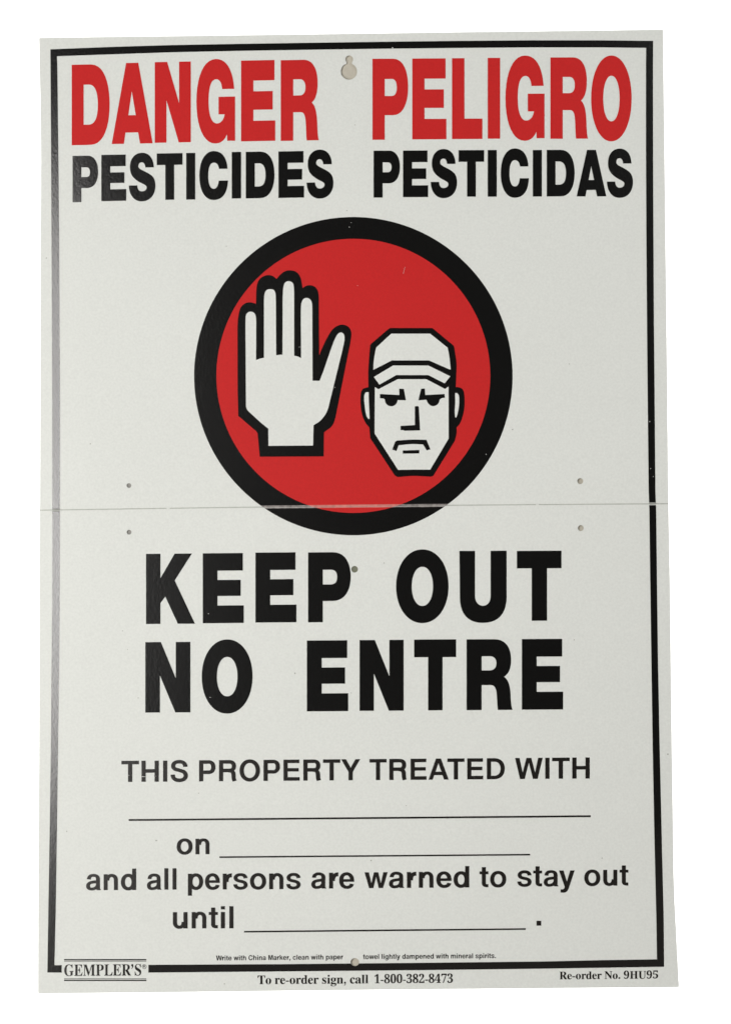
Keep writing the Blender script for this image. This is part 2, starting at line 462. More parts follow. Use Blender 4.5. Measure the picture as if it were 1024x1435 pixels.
_raw = json.loads('''{"T":[424,[[92,0,92,17,109,18,123,21,134,25,142,31,148,39,152,50,155,64,156,81,156,433,149,433,124,431,102,426,82,416,65,403,51,387,41,367,33,344,29,318,11,318,11,455,410,455,410,317,394,317,381,368,357,404,319,426,269,433,263,433,263,81,264,63,267,49,271,38,276,30,284,25,296,21,310,18,328,17,328,0]]],"o":[337,[[169,-10,147,-9,127,-5,108,2,90,11,74,23,60,37,48,53,38,70,29,89,24,110,20,131,19,154,20,177,24,199,29,219,38,239,48,256,60,272,74,286,90,297,108,306,127,313,147,317,168,318,189,317,209,313,228,307,245,298,261,286,275,273,287,257,298,240,306,221,312,200,316,178,317,154,316,130,312,108,306,88,298,69,287,51,275,36,261,22,245,11,228,2,210,-5,190,-9],[169,11,182,13,193,18,202,27,209,39,212,47,214,56,216,68,217,81,220,154,219,194,217,227,213,253,208,271,201,283,192,292,181,297,169,299,155,297,144,292,135,283,128,271,123,253,120,227,118,194,117,154,120,82,121,68,123,56,125,47,128,39,135,27,144,18,155,13]]],"r":[288,[[18,0,18,16,27,17,35,19,41,22,45,26,48,30,51,37,52,46,52,56,52,252,52,263,51,273,49,280,46,285,42,289,37,291,29,293,20,293,21,310,146,310,146,252,155,267,165,280,176,292,187,301,199,309,210,314,222,317,233,318,246,317,258,315,267,310,275,304,282,296,286,287,289,277,289,266,289,257,287,248,283,241,278,234,272,229,265,225,257,223,248,222,240,223,233,224,227,227,222,231,207,250,203,254,199,257,194,259,189,260,182,259,175,255,168,250,162,241,156,231,152,220,150,207,149,192,149,56,150,45,152,37,155,30,159,25,165,22,173,19,184,17,197,16,197,0]]],"d":[370,[[140,-10,123,-9,107,-5,92,1,78,10,65,22,53,35,43,50,35,66,28,85,23,104,20,125,19,147,21,172,24,196,29,217,36,237,45,256,55,272,68,286,81,297,96,306,112,313,128,317,146,318,168,316,189,309,207,297,223,280,223,401,222,411,220,419,217,425,212,430,206,434,198,437,188,438,176,439,176,455,319,455,319,75,319,64,320,54,322,46,325,41,329,36,335,32,343,30,353,28,353,11,325,9,294,6,260,-1,223,-10,223,39,207,18,188,2,166,-7],[171,28,179,29,187,31,194,36,202,41,209,48,215,56,219,66,223,76,223,242,221,250,217,257,213,264,206,270,199,274,191,278,183,280,174,281,159,279,147,273,138,263,130,250,125,232,121,210,118,184,118,153,118,124,120,98,124,76,130,58,137,45,146,36,158,30]]],"s":[289,[[151,-10,137,-9,122,-6,105,-1,87,6,73,9,66,8,60,4,55,-1,51,-9,36,-9,36,105,53,105,59,85,66,68,75,52,87,39,99,28,112,21,126,16,140,15,152,16,162,18,171,21,179,27,185,33,189,40,191,49,192,58,190,72,183,84,172,95,156,105,107,130,90,139,76,148,64,158,54,169,47,181,41,193,38,206,37,220,39,241,44,259,53,276,65,291,80,303,98,312,118,317,141,319,166,316,199,308,206,306,213,305,218,306,223,308,227,313,230,319,244,319,244,222,228,222,222,239,215,254,206,266,196,277,186,285,174,291,162,295,149,296,139,296,130,294,123,290,116,286,111,280,108,274,105,267,105,259,105,252,107,244,111,238,115,232,121,227,128,222,137,217,146,212,191,189,207,181,221,172,232,162,241,151,248,140,253,127,256,112,257,95,255,72,250,51,241,33,228,18,212,6,194,-3,174,-8]]],"i":[199,[[101,362,90,363,81,366,72,370,65,376,58,384,54,393,51,402,50,412,51,423,54,432,58,441,65,449,72,455,81,460,90,462,101,463,111,462,120,460,129,455,137,449,143,441,147,432,150,423,151,412,150,402,147,393,143,384,136,376,129,370,120,366,111,363],[18,0,18,16,27,17,35,19,41,22,45,26,48,30,51,37,52,46,52,56,52,252,52,263,51,272,49,280,47,285,43,288,37,291,30,293,20,293,21,310,148,310,148,56,149,46,150,38,152,31,154,26,158,22,164,19,171,17,180,16,180,0]]],"g":[328,[[146,-140,115,-139,89,-136,66,-130,48,-122,33,-111,22,-100,16,-88,14,-75,18,-59,28,-46,45,-35,69,-26,49,-14,35,-1,26,14,24,30,25,42,28,54,34,64,42,74,53,83,67,92,83,101,102,110,67,128,42,150,27,179,22,212,23,228,27,242,32,255,40,268,49,279,60,289,73,298,88,305,103,311,120,315,138,317,157,318,177,317,196,315,215,310,233,304,317,304,317,268,268,268,278,253,286,237,290,221,291,203,291,189,288,176,283,163,276,151,268,140,258,131,246,123,234,116,220,110,205,106,189,104,172,103,157,103,142,104,133,103,126,102,119,99,112,94,107,89,104,84,101,78,101,71,103,61,111,55,123,50,141,49,175,49,200,48,223,47,242,44,259,40,273,35,285,29,295,22,303,13,308,3,312,-9,315,-22,316,-37,313,-60,305,-80,291,-98,272,-113,248,-125,219,-133,185,-139],[157,124,168,126,178,130,185,136,190,146,194,158,197,173,199,190,199,211,199,232,197,249,194,264,190,276,185,285,178,292,168,296,157,297,146,296,137,292,130,285,124,276,120,264,117,249,115,232,114,211,115,190,117,173,120,158,124,146,130,136,137,130,146,126],[161,-116,205,-113,238,-104,257,-88,263,-66,262,-58,260,-51,255,-45,249,-41,241,-38,231,-36,219,-35,205,-34,97,-34,86,-42,79,-52,75,-62,73,-73,75,-81,79,-89,85,-97,95,-103,107,-109,122,-113,140,-115]]],"n":[381,[[18,0,18,16,27,17,35,19,41,22,45,26,48,31,51,37,52,46,52,56,52,253,52,263,51,271,49,278,46,284,41,288,36,291,28,293,19,294,19,310,148,310,148,267,168,290,190,306,215,315,243,318,281,312,309,292,325,258,330,212,330,56,331,46,332,38,334,31,337,26,341,22,347,19,354,17,363,16,363,0,202,0,202,16,207,16,219,19,228,26,233,38,235,56,235,217,235,230,234,241,232,250,229,258,225,264,219,268,212,270,203,271,188,269,173,262,160,251,148,235,148,56,148,46,149,38,151,31,154,26,158,22,164,19,171,17,180,16,180,0]]],"c":[294,[[156,-10,137,-9,119,-5,103,2,87,11,72,22,59,35,47,51,38,68,30,87,24,106,21,128,19,150,21,174,25,196,31,217,40,237,51,255,64,271,79,285,96,297,114,307,133,313,153,318,175,319,197,318,218,314,235,307,250,298,262,287,271,275,276,261,277,245,277,236,275,228,271,221,266,215,260,210,253,207,245,205,236,204,219,207,206,216,199,230,196,251,197,261,197,271,196,282,190,290,182,295,169,297,144,290,126,269,116,235,112,187,114,153,118,123,126,97,137,76,151,60,166,48,184,41,204,38,222,40,239,47,255,57,271,72,285,60,258,30,227,8,193,-6]]],"a":[344,[[255,-10,232,-7,216,1,205,15,200,35,176,16,151,2,124,-6,95,-9,79,-7,64,-4,51,3,40,11,31,22,25,34,21,48,20,63,23,84,31,104,45,121,63,136,88,150,119,164,156,177,199,190,199,241,198,254,196,266,192,275,187,282,180,288,171,292,160,295,148,296,129,294,115,290,107,283,104,274,113,257,118,250,121,243,122,237,123,231,122,222,120,215,116,208,110,202,103,197,95,194,87,191,77,191,67,192,59,194,51,198,45,203,40,210,36,218,34,227,33,236,34,248,37,259,42,269,49,278,58,287,69,295,81,302,95,308,110,312,126,316,143,318,162,318,195,317,223,312,246,304,263,292,276,277,285,259,291,236,293,210,293,62,295,40,296,37,298,36,301,35,304,34,320,42,329,28,312,11,294,-1,275,-8],[151,34,174,41,181,45,187,50,193,56,199,63,199,169,164,157,138,139,123,114,118,84,120,62,126,46,137,37]]],"l":[200,[[18,0,18,16,27,17,35,19,41,22,45,26,48,30,51,37,52,46,52,56,52,398,52,408,51,417,49,424,47,429,43,433,38,436,30,438,20,439,20,455,148,455,148,56,149,46,150,38,152,31,154,26,158,22,164,19,171,17,180,16,180,0]]],"R":[473,[[15,0,15,17,31,19,45,22,55,26,62,32,68,39,72,50,74,64,75,81,75,379,74,394,71,406,68,416,62,424,55,429,44,434,32,437,16,439,16,455,217,455,264,453,305,448,339,439,367,426,389,409,405,388,414,363,417,334,411,296,392,265,360,241,315,224,432,50,452,26,457,22,463,19,470,18,478,17,480,17,480,0,338,0,201,212,182,212,182,81,183,64,185,50,189,39,194,32,202,26,212,22,225,19,242,17,242,0],[182,234,203,234,228,235,249,240,266,248,280,258,290,272,298,290,302,311,304,336,299,378,284,407,259,425,224,431,212,431,202,429,195,426,190,422,186,417,184,409,182,398,182,385]]],"N":[494,[[403,-11,107,350,107,79,108,62,110,49,113,38,119,31,126,26,136,21,150,19,167,17,167,0,18,0,18,17,29,18,39,19,47,21,54,23,60,26,65,30,68,35,71,41,73,49,75,57,76,67,76,79,76,388,36,433,18,439,18,455,156,455,391,169,391,377,391,389,390,399,388,407,386,414,383,420,379,425,375,429,369,431,331,439,331,455,480,455,480,439,464,437,450,434,440,430,433,425,428,417,425,407,422,393,422,377,422,-11]]],"H":[524,[[15,0,15,17,31,19,45,22,55,26,62,32,68,39,72,50,74,64,75,81,75,379,74,394,71,406,68,416,62,424,55,429,44,434,32,437,16,439,16,455,242,455,242,439,204,432,198,429,193,425,190,421,187,415,185,408,183,400,182,390,182,379,182,251,342,251,342,379,337,415,335,421,331,425,326,429,320,432,282,439,282,455,507,455,507,439,491,437,478,434,468,429,461,424,456,417,452,407,450,394,449,379,449,81,450,65,452,52,456,41,461,33,468,27,478,22,491,19,507,17,507,0,282,0,282,17,298,19,311,21,321,25,329,31,335,38,339,49,341,63,342,81,342,221,182,221,182,81,183,64,185,50,189,39,194,32,202,26,212,22,225,19,242,17,242,0]]],"U":[493,[[248,-13,205,-10,168,-2,138,10,114,29,96,52,83,81,76,115,73,155,73,379,72,394,70,406,66,416,61,424,53,429,43,434,30,437,15,439,15,455,240,455,240,439,202,432,196,429,192,425,188,421,185,415,181,379,181,140,182,112,186,88,193,68,203,51,216,39,232,29,252,24,275,22,326,31,363,56,385,99,392,159,392,378,391,393,389,406,385,416,379,423,371,429,360,433,346,437,328,439,328,455,474,455,474,439,460,436,448,432,439,427,433,421,428,414,425,404,423,392,422,378,422,181,420,133,412,92,398,58,380,32,356,13,325,-2,290,-10]]],"G":[508,[[268,-10,233,-8,200,-3,170,7,141,19,116,36,93,55,74,77,57,103,44,131,35,161,29,194,28,229,29,263,35,295,44,324,57,352,74,377,93,399,115,419,139,435,166,448,195,458,225,464,257,465,284,464,311,459,340,451,369,441,388,436,393,436,398,438,402,440,406,443,419,465,437,465,437,308,420,308,412,327,403,346,393,363,382,379,370,393,357,406,343,417,329,426,314,434,299,439,283,442,267,443,214,430,176,389,153,322,146,228,148,178,154,135,165,98,180,67,199,44,221,26,246,16,275,13,293,14,308,16,319,21,328,27,334,35,339,45,342,57,343,71,343,128,342,142,339,154,335,163,329,170,321,175,309,179,294,181,275,182,275,198,500,198,500,182,485,181,473,179,463,175,457,171,452,164,449,155,447,143,446,128,446,29,402,12,357,0,313,-8]]],"E":[442,[[14,0,14,17,30,18,44,20,55,24,62,30,68,37,72,48,74,62,75,78,75,369,74,389,72,405,68,417,62,425,54,431,44,435,31,438,16,439,16,455,399,455,399,320,383,320,378,349,369,373,356,392,340,406,320,417,295,424,266,429,232,430,200,428,195,427,191,424,188,421,186,417,183,388,183,246,193,246,214,247,232,252,247,259,259,269,269,282,277,300,283,321,288,345,304,345,304,118,287,118,285,137,282,154,278,169,273,181,267,192,259,201,251,208,241,213,229,217,216,220,202,222,185,222,183,222,183,67,183,56,185,47,188,40,192,35,198,32,206,29,217,28,230,28,254,28,276,30,295,34,313,39,330,45,345,53,358,63,371,75,382,89,393,105,402,123,411,143,430,143,402,0]]],"M":[634,[[14,0,14,17,30,19,43,22,53,26,61,32,67,39,72,50,74,63,75,79,75,382,75,393,74,402,73,409,71,416,68,421,64,426,59,429,53,432,15,439,15,455,185,455,317,142,449,455,617,455,617,439,602,437,590,433,580,429,573,423,567,416,563,405,561,393,560,378,560,85,560,72,561,61,563,51,565,43,568,36,571,31,576,26,582,23,588,21,596,19,606,18,617,17,617,0,396,0,396,17,433,25,438,28,443,32,447,38,450,44,452,52,453,61,454,71,455,83,455,399,288,0,270,0,105,389,105,80,106,62,109,48,113,37,120,30,128,24,139,20,153,18,169,17,169,0]]],"P":[418,[[15,0,15,17,31,19,45,22,55,26,62,32,68,39,72,50,74,64,75,81,75,379,74,394,71,406,68,416,62,424,55,429,44,434,32,437,16,439,16,455,214,455,253,454,287,452,315,447,336,440,352,432,366,422,379,411,390,398,398,383,404,367,408,350,409,332,406,305,398,280,385,259,367,240,343,225,314,214,281,208,242,206,182,206,182,81,183,64,185,50,189,39,194,32,202,26,212,22,225,19,242,17,242,0],[182,230,201,230,225,231,244,235,260,243,272,253,281,266,287,283,291,304,292,329,291,354,288,375,283,392,275,406,265,417,252,425,236,430,216,431,207,431,199,429,193,427,189,424,186,419,184,414,182,407,182,398]]],"L":[427,[[15,0,15,17,31,19,45,22,55,26,62,32,68,39,72,50,74,64,75,81,75,379,74,394,71,407,68,417,62,425,55,430,44,434,32,437,16,439,16,455,250,455,250,439,237,438,226,437,216,436,208,434,201,431,196,427,191,422,188,416,185,409,183,401,182,390,182,379,182,83,185,47,188,41,191,37,195,34,200,31,234,28,257,28,278,31,297,34,315,40,330,47,345,56,358,67,370,80,381,95,391,112,400,132,409,154,427,154,402,0]]],"S":[391,[[43,-11,43,158,62,158,72,124,83,94,96,70,111,50,129,34,149,24,172,17,197,15,215,16,231,20,245,27,257,36,266,47,273,60,277,74,279,89,275,110,265,129,248,146,225,160,163,191,135,205,112,221,92,236,77,253,65,270,56,289,51,309,50,332,51,352,54,370,60,387,67,403,77,417,88,429,101,440,115,449,131,457,148,462,166,465,185,466,229,461,282,448,291,446,300,445,307,446,313,450,318,457,320,466,339,466,339,319,322,319,317,337,310,354,303,370,293,385,283,398,272,410,261,420,248,429,235,436,222,441,208,444,194,445,178,443,163,440,151,434,140,426,131,417,125,406,121,394,120,380,121,368,124,356,129,346,137,336,147,328,159,319,173,311,189,303,253,273,273,263,290,253,305,243,317,233,328,222,337,211,344,200,350,188,354,176,357,162,359,148,359,133,358,112,354,93,348,75,339,58,328,43,314,29,298,18,281,8,261,0,240,-6,217,-9,192,-10,158,-8,126,1,98,9,85,12,80,12,75,11,72,9,69,7,61,-11]]],"e":[301,[[154,-10,135,-9,117,-5,100,1,85,10,70,22,58,35,46,51,37,69,29,88,24,109,21,132,19,157,21,180,24,201,30,222,38,240,47,258,59,273,72,286,87,298,103,307,120,313,138,317,157,318,185,316,209,309,230,297,249,280,264,259,274,234,281,206,283,173,283,166,117,166,123,112,138,73,164,50,199,42,219,45,237,53,254,67,270,86,285,73,258,36,228,11,193,-5],[116,192,201,192,201,215,201,235,199,252,197,266,193,277,188,286,181,292,172,296,161,297,141,291,127,274,119,244,116,203]]],"1":[376,[[65,0,65,36,120,36,128,36,135,38,141,41,146,45,149,51,152,58,153,68,154,79,154,416,108,365,98,357,87,351,77,347,67,346,59,347,52,349,46,353,40,359,35,367,31,375,29,385,28,396,74,412,87,418,101,426,116,436,132,447,179,482,254,482,254,79,254,69,256,61,258,53,261,47,265,42,271,38,279,36,288,36,343,36,343,0]]],"8":[376,[[183,-7,157,-6,132,-2,111,3,91,11,74,20,60,31,48,44,38,57,30,72,25,88,21,105,20,122,22,143,27,162,35,178,47,193,62,206,79,219,98,231,119,242,100,255,83,267,69,281,57,296,48,311,41,327,37,345,36,364,37,380,39,395,44,409,50,423,59,437,70,449,83,459,99,469,118,476,140,482,164,485,191,486,225,484,254,478,278,468,299,453,314,435,325,415,332,393,334,369,333,350,328,333,321,318,310,305,297,293,281,282,264,271,244,260,272,245,296,230,315,215,330,199,341,183,349,166,354,147,355,127,352,97,344,71,330,48,310,29,285,13,256,2,222,-5],[203,283,214,290,224,298,232,307,239,317,244,328,247,340,249,354,250,370,249,380,248,389,246,398,243,407,239,415,234,423,228,430,222,436,215,441,206,444,197,447,187,447,174,446,163,442,153,435,145,426,139,414,134,402,131,388,130,372,131,356,135,341,141,329,149,318,160,309,172,300,186,291],[187,32,203,33,218,37,230,45,241,55,250,68,257,82,261,98,262,116,260,131,256,146,249,159,239,170,225,181,208,192,188,204,164,216,153,208,143,199,134,189,126,178,119,166,115,152,112,137,111,120,112,101,116,84,123,69,132,56,143,45,156,38,170,33]]],"0":[376,[[188,-7,159,-5,133,1,110,11,91,24,74,41,60,61,48,84,39,111,32,140,27,171,24,205,23,241,24,277,27,311,32,342,39,371,48,397,60,420,74,439,91,456,110,469,133,479,159,484,189,486,217,484,242,479,264,469,283,456,300,439,314,419,326,397,336,370,343,341,348,310,352,277,353,240,352,204,348,171,343,139,336,110,326,84,314,61,300,41,283,24,263,11,241,1,216,-5],[188,37,205,40,219,50,230,67,237,91,242,120,246,155,248,195,248,240,248,286,246,326,242,360,237,390,230,413,219,429,206,439,189,443,172,439,157,429,147,413,139,390,134,360,130,326,128,286,127,240,128,195,130,155,134,120,139,91,147,67,157,50,171,40]]],"3":[376,[[163,-7,139,-6,117,-4,98,0,81,5,66,11,53,18,43,26,34,35,27,44,23,54,20,64,19,74,20,86,23,96,28,105,36,113,45,119,54,123,65,125,76,126,77,106,82,89,89,74,99,62,111,52,125,46,141,42,158,40,169,41,180,42,190,45,199,49,208,54,216,61,224,69,230,79,235,91,238,105,240,121,241,139,239,157,234,174,226,189,214,202,199,213,181,221,161,225,137,227,95,227,95,269,140,269,160,270,178,275,192,284,204,296,213,311,220,327,224,346,225,367,224,385,221,400,217,413,211,424,203,434,193,440,182,444,169,445,158,444,148,441,140,437,133,430,127,422,122,413,119,403,116,391,111,341,92,342,75,345,60,349,47,356,37,364,30,374,26,387,24,401,27,418,34,434,45,448,62,461,83,472,108,480,138,485,173,486,207,484,237,479,263,470,286,458,304,442,317,423,325,401,328,377,326,355,320,335,311,317,298,301,283,287,265,275,246,264,225,256,238,253,252,249,266,244,279,238,293,231,305,222,316,212,326,201,334,188,340,174,343,157,345,138,344,119,341,101,336,84,329,70,321,56,312,44,301,34,288,25,275,17,261,10,246,5,230,1,214,-3,197,-5,180,-6]]],"2":[376,[[24,0,24,69,123,171,143,191,160,210,174,228,187,245,197,261,206,277,212,292,218,307,221,322,224,338,226,354,226,371,225,389,223,405,218,417,212,427,205,435,196,441,185,444,174,445,158,443,145,438,134,429,126,416,120,400,116,380,113,356,112,329,94,330,77,333,63,338,50,344,40,353,32,365,28,379,26,396,27,407,30,419,35,430,43,441,52,450,63,459,77,467,92,474,109,479,129,483,150,485,174,486,209,484,240,479,267,469,288,456,306,440,318,421,325,399,328,375,327,363,326,352,323,340,319,329,314,318,308,306,301,294,291,281,238,220,154,138,87,74,244,74,254,75,263,77,272,81,279,86,286,93,292,101,296,110,300,120,305,141,345,141,341,0]]],"4":[376,[[121,0,121,36,140,36,151,36,161,38,170,40,179,44,186,50,191,58,194,70,195,84,195,125,9,125,9,166,199,480,293,480,293,169,363,169,363,125,293,125,293,84,294,70,297,58,302,50,309,44,317,40,327,38,337,36,348,36,357,36,357,0],[56,169,195,169,195,287,196,351,199,416,189,394,174,366,158,338,146,319]]],"7":[376,[[111,0,289,406,113,406,97,404,86,398,78,387,74,372,70,338,30,338,33,480,353,480,353,447,168,0]]],"9":[376,[[152,-7,133,-6,116,-4,101,0,88,4,77,10,67,17,59,25,53,33,48,42,45,51,43,60,42,69,43,76,44,83,47,89,50,94,55,99,61,102,67,105,75,107,81,93,87,80,95,67,103,56,114,47,126,41,140,37,156,36,194,48,223,84,242,145,251,230,243,221,234,212,223,205,212,198,200,192,186,188,171,186,155,185,128,187,103,194,80,205,60,220,44,240,33,264,26,292,24,324,25,347,28,369,34,390,42,409,52,426,64,441,79,454,95,466,113,475,133,481,154,485,177,486,201,485,223,480,244,473,264,463,282,449,298,433,311,413,323,390,333,363,340,332,344,298,345,261,345,233,343,207,339,182,334,157,328,133,321,111,311,91,301,72,288,54,274,39,258,25,241,14,222,5,200,-2,177,-5],[184,233,195,234,206,236,215,240,224,245,232,252,239,260,245,268,251,278,249,318,245,352,239,380,231,403,221,420,209,432,196,439,181,441,168,439,156,434,145,425,137,413,130,397,125,377,122,354,121,328,125,286,137,257,156,239]]],"5":[376,[[165,-7,141,-6,119,-4,100,0,84,5,70,11,58,18,48,26,40,35,34,45,30,54,28,64,27,75,28,86,31,95,35,103,42,109,50,114,59,118,69,120,81,121,81,111,82,102,85,93,88,83,92,74,97,66,103,59,111,52,120,47,130,43,141,41,154,40,165,41,176,43,186,46,195,50,204,56,212,63,219,72,226,83,231,96,234,111,236,128,237,148,236,171,231,192,224,209,213,223,200,233,184,241,166,246,146,247,103,243,71,235,40,247,62,480,316,480,319,357,281,357,275,380,267,399,263,402,258,404,252,405,244,406,105,406,94,281,126,288,168,291,205,289,238,282,267,271,293,256,313,235,328,211,337,181,340,148,339,127,336,108,331,90,324,75,316,61,306,48,295,37,282,27,269,19,255,12,241,6,226,1,210,-2,195,-5,180,-6]]]}''')
SERIF = {' ': (165, [])}
for k, (adv, cs) in _raw.items():
    SERIF[k] = (adv, [[[(c[i], c[i + 1]) for i in range(0, len(c), 2)] for c in cs]])
SERIF['-'] = (222, [R_(28, 118, 192, 176)])
SERIF['.'] = (170, [[circle(85, 46, 52, 16)]])
SERIF[','] = (170, [[circle(80, 48, 50, 16)], [[(118, 36), (112, -50), (48, -118), (38, -100), (85, -40), (75, 0)]]])
SERIF['\u2019'] = (150, [[circle(66, 412, 52, 16)], [[(118, 412), (112, 340), (42, 262), (26, 282), (76, 345), (50, 380)]]])


def layout(text, font):
    out, x = [], 0
    for i, ch in enumerate(text):
        adv, shp = font[ch]
        if i and font is TXT:
            x += KERN.get(text[i - 1] + ch, 0)
        out += [[[(px + x, py) for px, py in c] for c in s] for s in shp]
        x += adv
    return out


def printed(text, font, x0, x1, yb0, yb1, unit, mat, name='printed_word', lift=0.0001, parent=None, label=None, bold=0):
    """text fitted between x0 and x1 on a baseline from yb0 to yb1 (photo pixels)"""
    shp = layout(text, font)
    if bold:
        shp = shp + [[[(x + bold, y) for x, y in c] for c in s] for s in shp]
    xs = [p[0] for s in shp for c in s for p in c]
    a, b = min(xs), max(xs)
    kx = (x1 - x0) / (b - a)

    def f(p):
        X = x0 + (p[0] - a) * kx
        t = (X - x0) / (x1 - x0)
        return (X, yb0 + (yb1 - yb0) * t - p[1] * unit)
    shp = [[[f(p) for p in c] for c in s] for s in shp]
    return sheet(name, shp, mat, parent, lift, grid=25, label=label)


# ------------------------------------------------------------------ backdrop
def build_backdrop():
    prof = [(-2.6, 0.0), (0.2, 0.0)]
    for i in range(1, 13):
        t = math.radians(90 * i / 12)
        prof.append((0.2 + 0.9 * math.sin(t), 0.9 - 0.9 * math.cos(t)))
    prof.append((1.1, 3.2))
    vs, fs = [], []
    for y, z in prof:
        vs += [(-2.4, y, z), (2.4, y, z)]
    for i in range(len(prof) - 1):
        fs.append((2 * i, 2 * i + 1, 2 * i + 3, 2 * i + 2))
    me = bpy.data.meshes.new('backdrop')
    me.from_pydata(vs, [], fs)
    for p in me.polygons:
        p.use_smooth = True
    me.materials.append(M_drop)
    o = bpy.data.objects.new('backdrop', me)
    o['kind'] = 'structure'
    col.objects.link(o)


build_backdrop()

# ------------------------------------------------------------------ the sign
root = bpy.data.objects.new('warning_sign', None)
ROOT_AT = to3d(505, 1389, 0)
root.location = ROOT_AT
col.objects.link(root)
root['label'] = 'white plastic DANGER PELIGRO pesticide warning sign with red disc, creased across the middle'
root['category'] = 'sign'

# hand-cut outline, photo pixels
LEFT_U = [(55.2, 53), (55.9, 90), (57.2, 150), (57.9, 210), (57.8, 270), (57.2, 330), (56.9, 450), (56.7, 570), (56.4, 690)]
LEFT_L = [(55.9, 760), (55.5, 810), (55.4, 920), (55.2, 1040), (54.5, 1160), (53.9, 1280), (53.7, 1392.2)]
TOP = [(240, 50.7), (440, 48.1), (640, 45.2), (840, 42.8), (928.6, 41.5)]
RIGHT_U = [(928.9, 90), (930.5, 210), (931.8, 330), (933.3, 450), (934.6, 570), (935.8, 690)]
RIGHT_L = [(937, 760), (938, 810), (939.4, 930), (940.8, 1050), (942.3, 1150), (943.3, 1225), (944.4, 1259), (946.9, 1309), (950.8, 1383.3)]
BOTTOM = [(760, 1384.9), (600, 1386.3), (400, 1388.4), (240, 1390.5)]
CREASE = [(56.2, 715.0), (232, 712.4), (340, 710.9), (420, 710.1), (500, 709.2), (620, 708.2), (752, 707.2), (936.1, 705.9)]


def crease_y(x):
    for (a, b) in zip(CREASE, CREASE[1:]):
        if x <= b[0]:
            return a[1] + (b[1] - a[1]) * (x - a[0]) / (b[0] - a[0])
    return CREASE[-1][1]


GAP = 0.68
up_crease = [(x, y - GAP) for x, y in CREASE]
lo_crease = [(x, y + GAP) for x, y in CREASE]
upper = LEFT_U + up_crease + RIGHT_U[::-1] + TOP[::-1]
lower = lo_crease + RIGHT_L + BOTTOM + LEFT_L[::-1]


def keyhole(cx, cy, r, c2x, c2y, r2):
    pts = []
    for i in range(96):
        t = -math.pi / 2 + 2 * math.pi * i / 96
        p = (cx + r * math.cos(t), cy + r * math.sin(t))
        if abs(p[0] - c2x) > 3.5 or p[1] > cy:
            pts.append(p)
    # walk over the small circle between the two junctions
    out = [(c2x + r2 * math.cos(t), c2y + r2 * math.sin(t)) for t in [math.pi - .8 + (math.pi + 1.6) * i / 24 for i in range(25)]]
    return pts + out


KEY = keyhole(488.8, 100.2, 11.4, 489.3, 83.2, 5.4)
HOLES_U = [circle(181.0, 680.4, 3.3, 24), circle(812.5, 674.3, 4.1, 24)]
HOLES_L = [circle(181.2, 745.8, 3.3, 24), circle(813.2, 740.1, 4.1, 24), circle(496.8, 797.7, 4.6, 32)]
HOLE_B = circle(497.1, 1348.2, 6.0, 32, 5.6)
TH = 0.0011
slab('upper_panel', [upper, KEY] + HOLES_U, M_board, root, 0, TH, 14)
slab('lower_panel', [lower, HOLE_B] + HOLES_L, M_board, root, 0, TH, 14)
band = lambda h0, h1: [(x, y + h0) for x, y in CREASE] + [(x, y + h1) for x, y in reversed(CREASE)]
hinge_c = band(-3, 3)
hinge_c[0] = (57.2, hinge_c[0][1]); hinge_c[-1] = (57.2, hinge_c[-1][1])
n_c = len(CREASE)
hinge_c[n_c - 1] = (935, hinge_c[n_c - 1][1]); hinge_c[n_c] = (935, hinge_c[n_c][1])
# a thin flexible web joins the two panels at the bottom of the score line
gap_c = band(-GAP + .02, GAP - .02)
slab('hinge_web', [gap_c], M_hinge, root, -0.0004, 0.0006, 40)
for bx in (236.0, 752.5):
    y = crease_y(bx)
    slab('hinge_bridge', [rect(bx - 2.2, y - GAP + .03, bx + 2.2, y + GAP - .03)], M_board, root, 0.00002, 0.0002, 40)
inset = [(x + (4 if x < 500 else -4), y) for x, y in
         [(56, 60), (56, 700), (55, 1385), (240, 1384), (600, 1380), (945, 1377), (939, 1250), (935, 700), (927, 49), (500, 55)]]
slab('added_backing_sheet', [inset], M_back, root, -TH - 0.0006, 0.0008, 60)  # invented sheet, keeps the holes grey instead of showing the bright backdrop

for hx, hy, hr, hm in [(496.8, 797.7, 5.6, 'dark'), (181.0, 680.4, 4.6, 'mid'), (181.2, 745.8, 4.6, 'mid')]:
    slab('hole_shade_disc', [circle(hx, hy, hr, 24)], M_hole_shade if hm == 'dark' else M_hole_shade2, root, -TH - 0.00005, 0.0004, 10)  # dark discs added in place of the shade inside these holes

# ---- printed border
OUT_L = [(71, 69.1), (71.2, 90), (72, 210), (72.6, 330), (73.1, 450), (73.6, 570), (73.7, 690), (73.8, 760), (73.7, 830),
         (72.8, 920), (71.8, 1040), (70.1, 1160), (68.1, 1280), (66.8, 1362.9)]
OUT_B = [(86.9, 1362.9)]
IN_B = [(86.9, 1352.4), (76.7, 1352.7)]
IN_L = [(78.4, 1280), (80.3, 1160), (81.8, 1040), (83.5, 920), (84.0, 830), (84.2, 760), (84.3, 690), (84.4, 570), (83.9, 450),
        (83.3, 330), (82.1, 210), (80.7, 90), (80.2, 78.8)]
IN_T = [(160, 76), (240, 73.3), (340, 71.2), (440, 69.6), (540, 68.2), (640, 67.2), (740, 66.4), (840, 66.4), (904.7, 67.1)]
IN_R = [(904.5, 90), (904.5, 210), (905, 330), (905.9, 450), (907, 570), (908.3, 690), (909.2, 715), (910.4, 810), (912.1, 930),
        (913.9, 1050), (916.5, 1184), (919, 1288), (919.9, 1344.4)]
IN_BR = [(840, 1345.6), (760, 1347.4), (600, 1349.2), (400, 1351.1), (208.2, 1352.1)]
OUT_BR = [(208.2, 1362.9), (400, 1361.3), (600, 1359.4), (760, 1357.5), (840, 1356.2), (929.9, 1354.8)]
